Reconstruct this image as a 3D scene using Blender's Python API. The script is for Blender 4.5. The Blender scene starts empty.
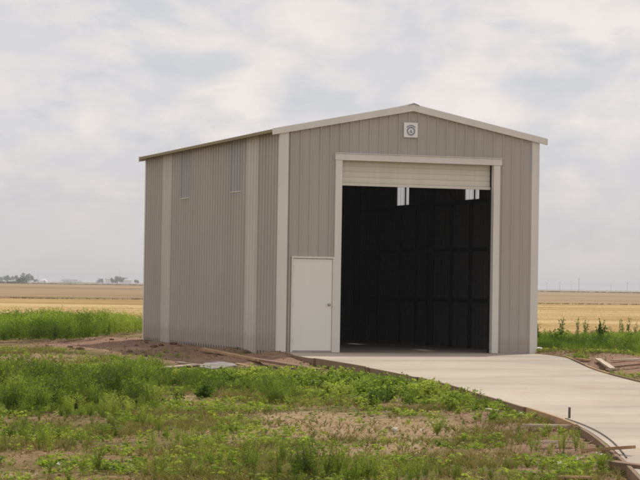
import bpy, math
import numpy as np
from mathutils import Matrix, Vector

rng = np.random.default_rng(11)
sc = bpy.context.scene
COL = sc.collection

# ------------------------------------------------------------------ camera
CAM = np.array([-14.298, -45.867, 1.472])
YAW, PITCH, ROLL, FPX = -0.320518, 0.020531, 0.015502, 2202.5
def cam_axes():
    cy, sy = math.cos(YAW), math.sin(YAW)
    cp, sp = math.cos(PITCH), math.sin(PITCH)
    cr, sr = math.cos(ROLL), math.sin(ROLL)
    f = np.array([-sy * cp, cy * cp, sp])
    r = np.array([cy, sy, 0.0])
    u = np.cross(r, f)
    return cr * r + sr * u, -sr * r + cr * u, f
RX, UP, FW = cam_axes()
def at(px, py, z=-0.27):
    """ground point (world metres) seen at a photo pixel"""
    d = FW + RX * (px - 320) / FPX + UP * (240 - py) / FPX
    t = (z - CAM[2]) / d[2]
    return CAM[0] + t * d[0], CAM[1] + t * d[1]
def far(px, dist):
    """ground point at a given distance in the direction of a photo column"""
    d = FW + RX * (px - 320) / FPX
    h = math.hypot(d[0], d[1])
    return CAM[0] + d[0] / h * dist, CAM[1] + d[1] / h * dist
def pix(P):
    D = P - CAM
    z = D @ FW
    return 320 + FPX * (D @ RX) / z, 240 - FPX * (D @ UP) / z

cd = bpy.data.cameras.new('camera')
cd.sensor_width = 36.0
cd.lens = FPX / 640 * 36.0
cd.clip_start = 0.5
cd.clip_end = 30000
cam = bpy.data.objects.new('camera', cd)
COL.objects.link(cam)
M = Matrix(((RX[0], UP[0], -FW[0], CAM[0]), (RX[1], UP[1], -FW[1], CAM[1]), (RX[2], UP[2], -FW[2], CAM[2]), (0, 0, 0, 1)))
cam.matrix_world = M
sc.camera = cam

# ------------------------------------------------------------------ materials
class NT:
    def __init__(s, name):
        s.m = bpy.data.materials.new(name)
        s.m.use_nodes = True
        s.t = s.m.node_tree
        s.t.nodes.clear()
        s.out = s.t.nodes.new('ShaderNodeOutputMaterial')
        s.co = s.t.nodes.new('ShaderNodeTexCoord')
        s.geo = s.t.nodes.new('ShaderNodeNewGeometry')
    def n(s, typ, **kw):
        nd = s.t.nodes.new(typ)
        for k, v in kw.items():
            setattr(nd, k, v)
        return nd
    def l(s, a, b):
        s.t.links.new(a, b)
    def pos(s, scale=(1, 1, 1)):
        mp = s.n('ShaderNodeMapping')
        mp.inputs['Scale'].default_value = scale
        s.l(s.geo.outputs['Position'], mp.inputs['Vector'])
        return mp.outputs['Vector']
    def noise(s, scale, detail=4, rough=.6, vec=None, dist=0.0):
        nd = s.n('ShaderNodeTexNoise')
        nd.inputs['Scale'].default_value = scale
        nd.inputs['Detail'].default_value = detail
        nd.inputs['Roughness'].default_value = rough
        nd.inputs['Distortion'].default_value = dist
        s.l(vec if vec is not None else s.geo.outputs['Position'], nd.inputs['Vector'])
        return nd.outputs['Fac']
    def ramp(s, fac, stops, interp='LINEAR'):
        r = s.n('ShaderNodeValToRGB')
        r.color_ramp.interpolation = interp
        e = r.color_ramp.elements
        while len(e) < len(stops):
            e.new(.5)
        for el, (p, c) in zip(e, stops):
            el.position = p
            el.color = (c, c, c, 1) if isinstance(c, (int, float)) else (*c, 1)
        s.l(fac, r.inputs['Fac'])
        return r.outputs['Color']
    def mix(s, fac, a, b, mode='MIX'):
        m = s.n('ShaderNodeMix', data_type='RGBA', blend_type=mode)
        for i, v in ((0, fac), (6, a), (7, b)):
            if isinstance(v, (int, float)):
                m.inputs[i].default_value = v if i == 0 else (v, v, v, 1)
            elif isinstance(v, tuple):
                m.inputs[i].default_value = (*v, 1)
            else:
                s.l(v, m.inputs[i])
        return m.outputs[2]
    def math(s, op, a, b=None):
        m = s.n('ShaderNodeMath', operation=op)
        for i, v in enumerate((a, b)):
            if v is None:
                continue
            if isinstance(v, (int, float)):
                m.inputs[i].default_value = v
            else:
                s.l(v, m.inputs[i])
        return m.outputs[0]
    def bsdf(s, col, rough=.8, spec=.3, metal=0.0, bump=None, bstr=.3, bdist=.01):
        b = s.n('ShaderNodeBsdfPrincipled')
        if isinstance(col, tuple):
            b.inputs['Base Color'].default_value = (*col, 1)
        else:
            s.l(col, b.inputs['Base Color'])
        if isinstance(rough, (int, float)):
            b.inputs['Roughness'].default_value = rough
        else:
            s.l(rough, b.inputs['Roughness'])
        b.inputs['Specular IOR Level'].default_value = spec
        b.inputs['Metallic'].default_value = metal
        if bump is not None:
            bp = s.n('ShaderNodeBump')
            bp.inputs['Strength'].default_value = bstr
            bp.inputs['Distance'].default_value = bdist
            s.l(bump, bp.inputs['Height'])
            s.l(bp.outputs['Normal'], b.inputs['Normal'])
        return b.outputs[0]
    def done(s, sh):
        s.l(sh, s.out.inputs['Surface'])
        return s.m

def scale_c(c, k):
    return tuple(min(1, v * k) for v in c)

def paint(name, c, rough=.45, spec=.35, dirt=True, wave=.9, var=1.0, sheets=False):
    n = NT(name)
    big = n.noise(.7, 4, .6)
    streak = n.noise(1.0, 4, .65, n.pos((5, 5, .35)))
    f = n.math('ADD', n.math('MULTIPLY', big, .5), n.math('MULTIPLY', streak, .5))
    col = n.ramp(f, [(.3, scale_c(c, 1 - .10 * var)), (.7, scale_c(c, 1 + .06 * var))])
    if sheets:                                  # sheets cut from different coils differ a little
        sx = n.n('ShaderNodeSeparateXYZ'); n.l(n.geo.outputs['Position'], sx.inputs[0])
        ix = n.math('FLOOR', n.math('DIVIDE', n.math('ADD', n.math('ADD', sx.outputs['X'], sx.outputs['Y']), .05), .9144))
        wn = n.n('ShaderNodeTexWhiteNoise', noise_dimensions='1D'); n.l(ix, wn.inputs['W'])
        col = n.mix(1.0, col, n.ramp(wn.outputs['Value'], [(0, .955), (1, 1.0)]), 'MULTIPLY')
    if dirt:                                    # red soil splashed up on the foot of the sheets
        sep = n.n('ShaderNodeSeparateXYZ')
        n.l(n.geo.outputs['Position'], sep.inputs[0])
        h = n.math('ADD', sep.outputs['Z'], n.math('MULTIPLY', n.noise(2.6, 5, .7), -.55))
        d = n.ramp(h, [(-.0, .26), (.10, 0.0)])
        col = n.mix(d, col, (.30, .22, .16))
    oil = n.noise(1.6, 2, .5)
    return n.done(n.bsdf(col, rough, spec, bump=oil, bstr=.25, bdist=.02 * wave))

def plain(name, c, rough=.7, spec=.3, metal=0.0, var=.12, scale=6):
    n = NT(name)
    col = n.ramp(n.noise(scale, 5, .6), [(.3, scale_c(c, 1 - var)), (.7, scale_c(c, 1 + var))])
    return n.done(n.bsdf(col, rough, spec, metal))

M_wall = paint('wall_paint', (.452, .410, .374), sheets=True)
M_trim = paint('trim_paint', (.72, .688, .63), dirt=False)
M_pale = paint('pale_panel_paint', (.60, .565, .515), sheets=True)
M_door = paint('door_paint', (.80, .785, .735), rough=.5, dirt=False, var=.4)
M_inner_shade = plain('inner_shade_colour', (.075, .074, .072), .8, .15)  # interior dimness put into the colour of inner sheets and coil
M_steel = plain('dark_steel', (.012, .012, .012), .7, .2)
M_under = plain('roof_underside', (.27, .215, .105), .6, .3, var=.15, scale=2)
M_roof = plain('roof_sheet', (.58, .56, .52), .4, .4, var=.06, scale=1.5)
M_cap = plain('ridge_metal', (.36, .36, .36), .45, .5)
M_curtain = paint('curtain_paint', (.67, .635, .56), dirt=False)
M_metal = plain('bare_metal', (.45, .44, .42), .35, .5, .8)
M_rust = plain('rusty_steel', (.12, .10, .09), .7, .3)
M_sign = plain('sign_white', (.82, .80, .79), .5, .4, var=.04, scale=12)
M_ink = plain('sign_ink', (.26, .30, .38), .6, .3, var=.2, scale=30)
M_farwhite = plain('far_white', (.78, .77, .75), .7, .2)
M_farroof = plain('far_roof', (.42, .42, .43), .7, .2)
M_farpole = plain('pole_wood', (.16, .14, .12), .8, .2)
M_bark = plain('bark', (.12, .09, .06), .9, .1)

def light_panel_mat():
    n = NT('fibreglass')
    c = n.ramp(n.noise(1.3, 4, .6, n.pos((3, 3, .6))), [(.3, (.76, .77, .80)), (.7, (.86, .86, .87))])
    d = n.n('ShaderNodeBsdfDiffuse'); n.l(c, d.inputs[0])
    t = n.n('ShaderNodeBsdfTranslucent'); n.l(c, t.inputs[0])
    tr = n.n('ShaderNodeBsdfTransparent'); tr.inputs[0].default_value = (.95, .96, .97, 1)
    m1 = n.n('ShaderNodeMixShader'); m1.inputs[0].default_value = .30
    n.l(d.outputs[0], m1.inputs[1]); n.l(t.outputs[0], m1.inputs[2])
    m2 = n.n('ShaderNodeMixShader'); m2.inputs[0].default_value = .40
    n.l(m1.outputs[0], m2.inputs[1]); n.l(tr.outputs[0], m2.inputs[2])
    return n.done(m2.outputs[0])
M_light = light_panel_mat()

def concrete(name, c, stain=.8):
    n = NT(name)
    # broad curing bands across the pour plus fine broom texture
    band = n.noise(.55, 6, .6, n.pos((.35, .60, 1)), .6)
    fine = n.noise(9, 6, .7)
    col = n.ramp(band, [(.34, scale_c((c[0] * .93, c[1] * .98, c[2] * 1.06), .70)), (.47, scale_c(c, .93)), (.62, scale_c(c, 1.10))])
    col = n.mix(n.ramp(fine, [(.35, .25), (.6, 0.0)]), col, scale_c(c, .7))
    mud = n.ramp(n.noise(.9, 6, .7), [(.50, 0.0), (.70, .5 * stain)])
    col = n.mix(mud, col, (.36, .24, .15))
    return n.done(n.bsdf(col, .85, .2, bump=fine, bstr=.25, bdist=.004))
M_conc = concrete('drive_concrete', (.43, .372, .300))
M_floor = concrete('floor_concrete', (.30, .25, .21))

def wood(name, c):
    n = NT(name)
    tc = n.co.outputs['Object']
    mp = n.n('ShaderNodeMapping'); mp.inputs['Scale'].default_value = (1.2, 22, 22)
    n.l(tc, mp.inputs['Vector'])
    g = n.noise(1.6, 5, .65, mp.outputs['Vector'], .5)
    b = n.noise(1.3, 4, .6)
    col = n.ramp(g, [(.3, scale_c(c, .68)), (.65, scale_c(c, 1.1))])
    col = n.mix(n.ramp(b, [(.45, 0.0), (.7, .5)]), col, (.20, .13, .085))
    return n.done(n.bsdf(col, .85, .15, bump=g, bstr=.3, bdist=.003))
M_wood_old = wood('weathered_timber', (.25, .17, .11))
M_wood_new = wood('fresh_timber', (.46, .30, .16))
M_wood_pale = wood('bleached_timber', (.56, .47, .36))

def soil():
    n = NT('soil')
    a = n.noise(.33, 5, .62, dist=.5)
    b = n.noise(1.7, 6, .68)
    c = n.noise(11, 6, .7)
    base = n.ramp(b, [(.30, (.15, .092, .050)), (.46, (.245, .158, .086)), (.66, (.36, .25, .145))])
    thatch = n.ramp(c, [(.3, (.085, .085, .026)), (.55, (.16, .14, .052)), (.75, (.26, .20, .095))])
    f = n.math('ADD', n.math('MULTIPLY', a, .7), n.math('MULTIPLY', b, .45))
    col = n.mix(n.ramp(f, [(.50, 1.0), (.63, 0.0)]), base, thatch)
    at_ = n.n('ShaderNodeAttribute', attribute_name='soil_kind')
    sp = n.n('ShaderNodeSeparateColor'); n.l(at_.outputs['Color'], sp.inputs[0])
    red = n.ramp(c, [(.3, (.160, .095, .066)), (.5, (.27, .170, .120)), (.72, (.40, .27, .19))])
    red = n.mix(n.ramp(b, [(.45, 0.0), (.65, .45)]), red, (.34, .22, .14))
    edge = n.math('ADD', sp.outputs[0], n.math('MULTIPLY', n.math('SUBTRACT', b, .5), .9))
    col = n.mix(n.ramp(edge, [(.38, 0.0), (.58, 1.0)]), col, red)
    tan = n.ramp(c, [(.3, (.30, .205, .125)), (.7, (.48, .345, .22))])
    edge2 = n.math('ADD', sp.outputs[1], n.math('MULTIPLY', n.math('SUBTRACT', b, .5), 1.1))
    col = n.mix(n.ramp(edge2, [(.40, 0.0), (.62, .9)]), col, tan)
    hb = n.math('ADD', n.math('MULTIPLY', c, .6), b)
    return n.done(n.bsdf(col, .95, .08, bump=hb, bstr=1.0, bdist=.07))
M_soil = soil()

def field(name, c1, c2, c3, sc1=.05, streak=(.03, .16, 1)):
    n = NT(name)
    mp = n.n('ShaderNodeMapping')
    mp.inputs['Rotation'].default_value = (0, 0, -YAW + .05)
    mp.inputs['Scale'].default_value = streak
    n.l(n.geo.outputs['Position'], mp.inputs['Vector'])
    a = n.noise(.22, 8, .68, mp.outputs['Vector'], .3)
    b = n.noise(sc1, 5, .6)
    c = n.noise(1.2, 5, .7)
    f = n.math('ADD', n.math('MULTIPLY', a, .62), n.math('ADD', n.math('MULTIPLY', b, .22), n.math('MULTIPLY', c, .22)))
    col = n.ramp(f, [(.42, c1), (.52, c2), (.61, c3)])
    return n.done(n.bsdf(col, .95, .05))
M_stubble = field('stubble_straw', (.23, .145, .055), (.385, .26, .105), (.56, .43, .235))
M_wheat = field('ripe_wheat', (.19, .13, .070), (.275, .195, .11), (.37, .27, .16), .015, (.012, .05, 1))
M_farfield = field('far_field', (.22, .17, .095), (.29, .23, .135), (.35, .28, .175), .004, (.003, .01, 1))

def leaf(name, dark, mid, light, trans=.5):
    n = NT(name)
    at_ = n.n('ShaderNodeAttribute', attribute_name='tint')
    f = n.math('ADD', n.math('MULTIPLY', at_.outputs['Fac'], .8), n.math('MULTIPLY', n.noise(1.1, 4, .6), .4))
    col = n.ramp(f, [(.25, dark), (.6, mid), (.95, light)])
    d = n.n('ShaderNodeBsdfDiffuse'); n.l(col, d.inputs[0])
    tc = n.mix(1.0, col, (1.0, 1.08, .55), 'MULTIPLY')
    t = n.n('ShaderNodeBsdfTranslucent'); n.l(tc, t.inputs[0])
    m1 = n.n('ShaderNodeMixShader'); m1.inputs[0].default_value = trans
    n.l(d.outputs[0], m1.inputs[1]); n.l(t.outputs[0], m1.inputs[2])
    g = n.n('ShaderNodeBsdfGlossy'); g.inputs['Roughness'].default_value = .5
    g.inputs[0].default_value = (.5, .5, .45, 1)
    m2 = n.n('ShaderNodeMixShader'); m2.inputs[0].default_value = .035
    n.l(m1.outputs[0], m2.inputs[1]); n.l(g.outputs[0], m2.inputs[2])
    return n.done(m2.outputs[0])
M_weed = leaf('weed_leaf', (.066, .112, .012), (.195, .285, .028), (.41, .47, .095), .60)
M_broad = leaf('broad_leaf', (.062, .112, .013), (.190, .275, .034), (.41, .46, .10), .58)
M_grass = leaf('grass_blade', (.095, .100, .022), (.190, .175, .050), (.36, .29, .13), .4)
M_straw = leaf('straw_blade', (.30, .21, .085), (.43, .32, .15), (.60, .49, .29), .35)
M_stem = leaf('weed_stem', (.10, .12, .035), (.17, .16, .06), (.26, .20, .10), .2)
M_treeleaf = leaf('tree_leaf', (.030, .048, .016), (.05, .075, .024), (.075, .10, .035), .3)
M_flower = plain('petal', (.80, .80, .74), .7, .2, var=.06)

# ------------------------------------------------------------------ object helpers
def prop(o, label=None, cat=None, group=None, kind=None):
    if label: o['label'] = label
    if cat: o['category'] = cat
    if group: o['group'] = group
    if kind: o['kind'] = kind
    return o
def wloc(o):
    v = Vector((0, 0, 0))
    while o is not None:
        v += o.location
        o = o.parent
    return v
def empty(name, loc, label, cat, group=None):
    o = bpy.data.objects.new(name, None)
    o.location = loc
    o.empty_display_size = .2
    COL.objects.link(o)
    return prop(o, label, cat, group)

class MB:
    """collects geometry in world metres; build() links it as ONE mesh object"""
    def __init__(s):
        s.v, s.f, s.mi, s.cur = [], [], [], 0
    def add(s, vs, fs):
        b = len(s.v)
        s.v += [tuple(map(float, p)) for p in vs]
        s.f += [tuple(i + b for i in f) for f in fs]
        s.mi += [s.cur] * len(fs)
        return s
    def box(s, x0, x1, y0, y1, z0, z1):
        v = [(x, y, z) for z in (z0, z1) for y in (y0, y1) for x in (x0, x1)]
        return s.add(v, [(0, 2, 3, 1), (4, 5, 7, 6), (0, 1, 5, 4), (2, 6, 7, 3), (0, 4, 6, 2), (1, 3, 7, 5)])
    def prism(s, poly, d):
        """poly: 3-D loop, d: extrusion vector"""
        n = len(poly)
        v = [tuple(p) for p in poly] + [tuple(np.array(p) + np.array(d)) for p in poly]
        return s.add(v, [tuple(range(n))[::-1], tuple(range(n, 2 * n))] + [(i, (i + 1) % n, n + (i + 1) % n, n + i) for i in range(n)])
    def tube(s, pts, rad, seg=8):
        pts = [np.array(p, float) for p in pts]
        if not hasattr(rad, '__len__'): rad = [rad] * len(pts)
        rings = []
        for i, p in enumerate(pts):
            t = pts[min(i + 1, len(pts) - 1)] - pts[max(i - 1, 0)]
            t /= np.linalg.norm(t) + 1e-9
            a = np.cross(t, (0, 0, 1) if abs(t[2]) < .9 else (1, 0, 0)); a /= np.linalg.norm(a)
            b = np.cross(t, a)
            rings.append([p + rad[i] * (math.cos(q) * a + math.sin(q) * b) for q in np.linspace(0, 2 * math.pi, seg, endpoint=False)])
        v = [q for r in rings for q in r]
        f = []
        for i in range(len(pts) - 1):
            for j in range(seg):
                k = (j + 1) % seg
                f.append((i * seg + j, i * seg + k, (i + 1) * seg + k, (i + 1) * seg + j))
        f.append(tuple(range(seg))[::-1]); f.append(tuple(range((len(pts) - 1) * seg, len(pts) * seg)))
        return s.add(v, f)
    def build(s, name, mat, parent=None, origin=None, bevel=0, smooth=False):
        me = bpy.data.meshes.new(name)
        if parent is not None and origin is None:
            org = wloc(parent)
            loc = Vector((0, 0, 0))
        else:
            a = np.array(s.v)
            org = Vector(origin) if origin is not None else Vector(((a[:, 0].min() + a[:, 0].max()) / 2, (a[:, 1].min() + a[:, 1].max()) / 2, a[:, 2].min()))
            loc = org - (wloc(parent) if parent is not None else Vector((0, 0, 0)))
        me.from_pydata([tuple(Vector(p) - org) for p in s.v], [], s.f)
        for m in (mat if isinstance(mat, (list, tuple)) else [mat]): me.materials.append(m)
        me.polygons.foreach_set('material_index', s.mi)
        if smooth: me.polygons.foreach_set('use_smooth', [True] * len(me.polygons))
        me.update()
        o = bpy.data.objects.new(name, me)
        o.location = loc
        COL.objects.link(o)
        if parent is not None: o.parent = parent
        if bevel:
            b = o.modifiers.new('bevel', 'BEVEL'); b.width = bevel; b.segments = 2; b.limit_method = 'ANGLE'
        return o

def big_mesh(name, V, F, mat, tint=None, origin=(0, 0, 0), parent=None):
    """numpy mesh of quads: V (n,3), F (m,4)"""
    me = bpy.data.meshes.new(name)
    V = np.asarray(V, np.float32) - np.asarray(origin, np.float32)
    me.vertices.add(len(V)); me.vertices.foreach_set('co', V.ravel())
    me.loops.add(F.size); me.loops.foreach_set('vertex_index', F.astype(np.int32).ravel())
    me.polygons.add(len(F))
    me.polygons.foreach_set('loop_start', np.arange(0, F.size, F.shape[1], dtype=np.int32))
    try: me.polygons.foreach_set('loop_total', np.full(len(F), F.shape[1], np.int32))
    except Exception: pass
    me.update(calc_edges=True)
    if tint is not None:
        at_ = me.attributes.new('tint', 'FLOAT', 'POINT')
        at_.data.foreach_set('value', np.asarray(tint, np.float32))
    me.materials.append(mat)
    o = bpy.data.objects.new(name, me)
    COL.objects.link(o)
    if parent is not None:
        o.parent = parent; o.location = Vector(origin) - wloc(parent)
    else: o.location = origin
    return o

# ------------------------------------------------------------------ value noise for terrain and scatter
_tab = np.random.default_rng(5).random((256, 256))
def vnoise(x, y):
    x = np.asarray(x, float); y = np.asarray(y, float)
    xi = np.floor(x).astype(int); yi = np.floor(y).astype(int)
    fx = x - xi; fy = y - yi
    fx = fx * fx * (3 - 2 * fx); fy = fy * fy * (3 - 2 * fy)
    g = lambda a, b: _tab[a % 256, b % 256]
    return (g(xi, yi) * (1 - fx) + g(xi + 1, yi) * fx) * (1 - fy) + (g(xi, yi + 1) * (1 - fx) + g(xi + 1, yi + 1) * fx) * fy
def fbm(x, y, o=4):
    s = 0; a = .5; t = 0
    for i in range(o):
        s = s + a * vnoise(x * 2 ** i + 17 * i, y * 2 ** i + 5 * i); t += a; a *= .55
    return s / t
def sstep(a, b, x):
    t = np.clip((np.asarray(x, float) - a) / (b - a), 0, 1)
    return t * t * (3 - 2 * t)

# ------------------------------------------------------------------ driveway outline
W, L = 6.10, 12.19
def drive_z(y):
    return -0.0045 * max(0.0, -y - 2.5)
def dedge(px, py):
    z = 0.0
    for _ in range(6):
        x, y = at(px, py, z); z = drive_z(y)
    return x, y
left_px = [(299, 356.4), (330, 361), (360, 366), (395, 372.6), (430, 380), (465, 389.5), (500, 399.5), (545, 413), (572, 422), (590, 431), (605, 441.5), (620, 455), (632, 466), (645, 480)]
right_px = [(548, 354.9), (565, 357), (577, 362.5), (590, 368.5), (602, 372.5), (620, 377.5), (640, 382.5)]
LE = [(0.02, -.004)] + [dedge(*p) for p in left_px]
RE = [(6.10, -.004)] + [dedge(*p) for p in right_px]
d0 = np.array(LE[-1]) - np.array(LE[-3]); d0 /= np.linalg.norm(d0)
for k in (3, 7, 12): LE.append(tuple(np.array(LE[14]) + d0 * k))
RE += [(1.1, -17.5), (.1, -22.0), (-1.1, -26.5), (-2.5, -30.5), (-4.2, -34.5), (-6.3, -39)]
def resample(P, step):
    P = np.array(P); d = np.r_[0, np.cumsum(np.linalg.norm(np.diff(P, axis=0), axis=1))]
    n = max(2, int(d[-1] / step)); t = np.linspace(0, d[-1], n)
    # Catmull-like smoothing through a fine linear resample and a small moving average
    x = np.interp(t, d, P[:, 0]); y = np.interp(t, d, P[:, 1])
    for _ in range(3):
        x[1:-1] = (x[:-2] + 2 * x[1:-1] + x[2:]) / 4; y[1:-1] = (y[:-2] + 2 * y[1:-1] + y[2:]) / 4
    return np.c_[x, y]
LEs = resample(LE, .4); REs = resample(RE, .4)
nst = 90
def uni(P, n):
    d = np.r_[0, np.cumsum(np.linalg.norm(np.diff(P, axis=0), axis=1))]
    t = np.linspace(0, d[-1], n)
    return np.c_[np.interp(t, d, P[:, 0]), np.interp(t, d, P[:, 1])]
A, B = uni(LEs, nst), uni(REs, nst)
mb = MB()
NX = 9
tops = []
for i in range(nst):
    for j in range(NX):
        t = j / (NX - 1)
        x, y = A[i] * (1 - t) + B[i] * t
        tops.append((x, y, drive_z(y) - .002))
fs = [(i * NX + j, (i + 1) * NX + j, (i + 1) * NX + j + 1, i * NX + j + 1) for i in range(nst - 1) for j in range(NX - 1)]
mb.add(tops, fs)
for P in (A, B):
    v = [(x, y, drive_z(y) - .002) for x, y in P] + [(x, y, drive_z(y) - .30) for x, y in P]
    mb.add(v, [(i, i + 1, nst + i + 1, nst + i) for i in range(nst - 1)])
drive = mb.build('driveway', M_conc, origin=(0, 0, 0))
prop(drive, 'pale concrete driveway curving from the shed door towards the viewer', 'driveway', kind='structure')

def drive_dist(x, y):
    """signed-ish test: True where a point lies on the slab"""
    x = np.asarray(x); y = np.asarray(y)
    poly = np.r_[A, B[::-1]]
    ins = np.zeros(x.shape, bool)
    j = len(poly) - 1
    for i in range(len(poly)):
        xi, yi = poly[i]; xj, yj = poly[j]
        c = ((yi > y) != (yj > y)) & (x < (xj - xi) * (y - yi) / (yj - yi + 1e-12) + xi)
        ins ^= c
        j = i
    return ins
def dist_poly(x, y, P):
    d = np.full(np.shape(x), 1e9)
    for k in range(0, len(P)):
        d = np.minimum(d, np.hypot(x - P[k, 0], y - P[k, 1]))
    return d

# ------------------------------------------------------------------ ground sheet
def ground_h(x, y):
    sc_in = np.ndim(x) == 0
    x = np.atleast_1d(np.asarray(x, float)); y = np.atleast_1d(np.asarray(y, float))
    near = np.clip(1 - np.hypot(x + 3, y + 5) / 220, 0, 1)
    h = -.27 + near * (.10 * (fbm(x * .35, y * .35) - .5) + .05 * (fbm(x * 1.7 + 9, y * 1.7) - .5))
    # raised earth pad beside the left wall and behind
    dx = np.maximum(0, -x); dy = np.maximum(0, np.maximum(-.6 - y, y - 13.2))
    inside_x = np.maximum(0, x - 6.1)
    d = np.hypot(np.hypot(dx, dy), inside_x)
    pad = (1 - sstep(.3, 4.6, d)) * np.where(y > -4, 1, 0)
    h = h + pad * (.21 + .07 * (fbm(x * 1.3, y * 1.3 + 40) - .5) + .05 * (fbm(x * 4, y * 4) - .5))
    nearL = (x > -9) & (x < 2) & (y < -.5) & (y > -36)
    if np.any(nearL):
        bank = np.zeros(np.shape(h))
        bank[nearL] = .085 * (1 - sstep(.15, 1.0, dist_poly(x[nearL], y[nearL], LEs)))
        h = h + bank
    # little spoil heap beyond the right edge of the drive
    hx, hy = at(615, 366, -.2)
    h = h + .17 * np.exp(-((x - hx) ** 2 / 2.2 + (y - hy) ** 2 / 14))
    return float(h[0]) if sc_in else h
def at_ground(px, py, lift=0.0):
    d = FW + RX * (px - 320) / FPX + UP * (240 - py) / FPX
    t = np.arange(14, 90, .05)
    P = CAM[None] + t[:, None] * d[None]
    k = np.argmax(P[:, 2] < ground_h(P[:, 0], P[:, 1]) + lift)
    return float(P[k, 0]), float(P[k, 1]), float(P[k, 2])
def axis(lo, a, b, hi, step, g=1.22):
    c = list(np.arange(a, b + 1e-6, step)); s = step; q = c[-1]
    while q < hi: s *= g; q += s; c.append(q)
    s = step; q = c[0]; pre = []
    while q > lo: s *= g; q -= s; pre.append(q)
    return np.array(pre[::-1] + c)
gx = axis(-6500, -17, 12, 6500, .22); gy = axis(-700, -34, 16, 6500, .25)
X, Y = np.meshgrid(gx, gy)
Z = ground_h(X, Y)
core = (np.abs(X) < 60) & (np.abs(Y) < 90)
on = np.zeros(X.shape, bool)
on[core] = drive_dist(X[core], Y[core])
Z[on] = np.minimum(Z[on], -.42)
shedin = (X > .1) & (X < 6.0) & (Y > .1) & (Y < L - .1)
Z[shedin] = -.3
V = np.c_[X.ravel(), Y.ravel(), Z.ravel()]
nx = len(gx); ny = len(gy)
ii, jj = np.meshgrid(np.arange(nx - 1), np.arange(ny - 1))
q = (jj * nx + ii).ravel()
F = np.c_[q, q + 1, q + nx + 1, q + nx]
ground = big_mesh('ground', V, F, M_soil)
ground.data.polygons.foreach_set('use_smooth', [True] * len(F))
prop(ground, 'dry tan and reddish earth around the shed', 'ground', kind='structure')
# kinds of soil: red = freshly dug earth by the wall and along the form boards, green channel = bare pale tan
dxs = np.maximum(0, -X); dys = np.maximum(0, np.maximum(-2.5 - Y, Y - 13.6))
dd = np.hypot(np.hypot(dxs, dys), np.maximum(0, X - 6.6))
redk = 1 - sstep(1.7, 3.9, dd)
eL = np.full(X.shape, 99.); eL[core] = dist_poly(X[core], Y[core], LEs)
redk = np.maximum(redk, 1 - sstep(.35, 1.5, eL))
hx, hy = at(615, 366, -.2)
redk = np.maximum(redk, np.exp(-((X - hx) ** 2 / 3 + (Y - hy) ** 2 / 16)))
tank = np.zeros(X.shape)
for (px, py, rx, ry) in [(330, 425, 95, 17), (405, 430, 80, 16), (300, 418, 60, 8), (70, 360, 60, 6), (20, 356, 40, 5), (110, 366, 60, 5), (250, 442, 40, 6), (370, 450, 80, 9), (190, 398, 18, 4), (20, 475, 30, 5), (240, 372, 40, 4), (420, 446, 40, 6), (120, 349, 40, 2.2), (60, 412, 25, 4)]:
    PX, PY = np.full(X.shape, -999.), np.full(X.shape, -999.)
    vis = core & (Y > -38)
    a, b = pix(np.c_[X[vis], Y[vis], Z[vis]])
    PX[vis] = a; PY[vis] = b
    tank = np.maximum(tank, np.exp(-(((PX - px) / rx) ** 2 + ((PY - py) / ry) ** 2) * 1.2))
ca = ground.data.color_attributes.new('soil_kind', 'FLOAT_COLOR', 'POINT')
ca.data.foreach_set('color', np.c_[redk.ravel(), tank.ravel(), np.zeros(X.size), np.ones(X.size)].astype(np.float32).ravel())

# fields: cut stubble, standing ripe wheat, far land
def sheet(name, quad, z, mat, label, cat, n=(40, 24), front=False):
    (a, b, c, d) = [np.array(p) for p in quad]
    u, v = np.meshgrid(np.linspace(0, 1, n[0]), np.linspace(0, 1, n[1]) ** 2)
    P = (a[None, None] * (1 - u)[..., None] + b * u[..., None]) * (1 - v)[..., None] + (d * (1 - u)[..., None] + c * u[..., None]) * v[..., None]
    Vv = np.c_[P.reshape(-1, 2), np.full(P.shape[0] * P.shape[1], z)]
    if front: Vv[:n[0], 2] = -.30; Vv[:n[0], :2] -= .12 * (d - a) / np.linalg.norm(d - a)
    if front: Vv[n[0]:2 * n[0], :2] = Vv[:n[0], :2] + .25 * (d - a) / np.linalg.norm(d - a)
    i, j = np.meshgrid(np.arange(n[0] - 1), np.arange(n[1] - 1)); k = (j * n[0] + i).ravel()
    o = big_mesh(name, Vv, np.c_[k, k + 1, k + n[0] + 1, k + n[0]], mat)
    return prop(o, label, cat, kind='structure')
def ext(p, q, e0, e1):
    p = np.array(p); q = np.array(q); d = (q - p) / np.linalg.norm(q - p)
    return p - d * e0, q + d * e1
s0, s1 = ext(at(20, 325, -.27), at(600, 336, -.27), 150, 150)
w0, w1 = ext(at(10, 298.6, -.27), at(600, 304.8, -.27), 500, 500)
sheet('stubble_field', (s0, s1, w1 + (0, 4), w0 + (0, 4)), -.235, M_stubble, 'golden cut stubble field behind the shed and the weeds', 'field')
f0, f1 = ext(at(10, 283.7, -.2), at(600, 293.0, -.2), 1200, 1200)
WH = -.27 + .20
ws = sheet('wheat_field', (w0, w1, f1, f0), WH, M_wheat, 'tan strip of standing ripe crop beyond the stubble', 'field', front=True)
r0, r1 = ext(far(20, 5600), far(600, 5600), 1500, 1500)
sheet('far_field', (f0, f1, r1, r0), -.22, M_farfield, 'pale flat farmland reaching the horizon', 'field')

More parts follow.
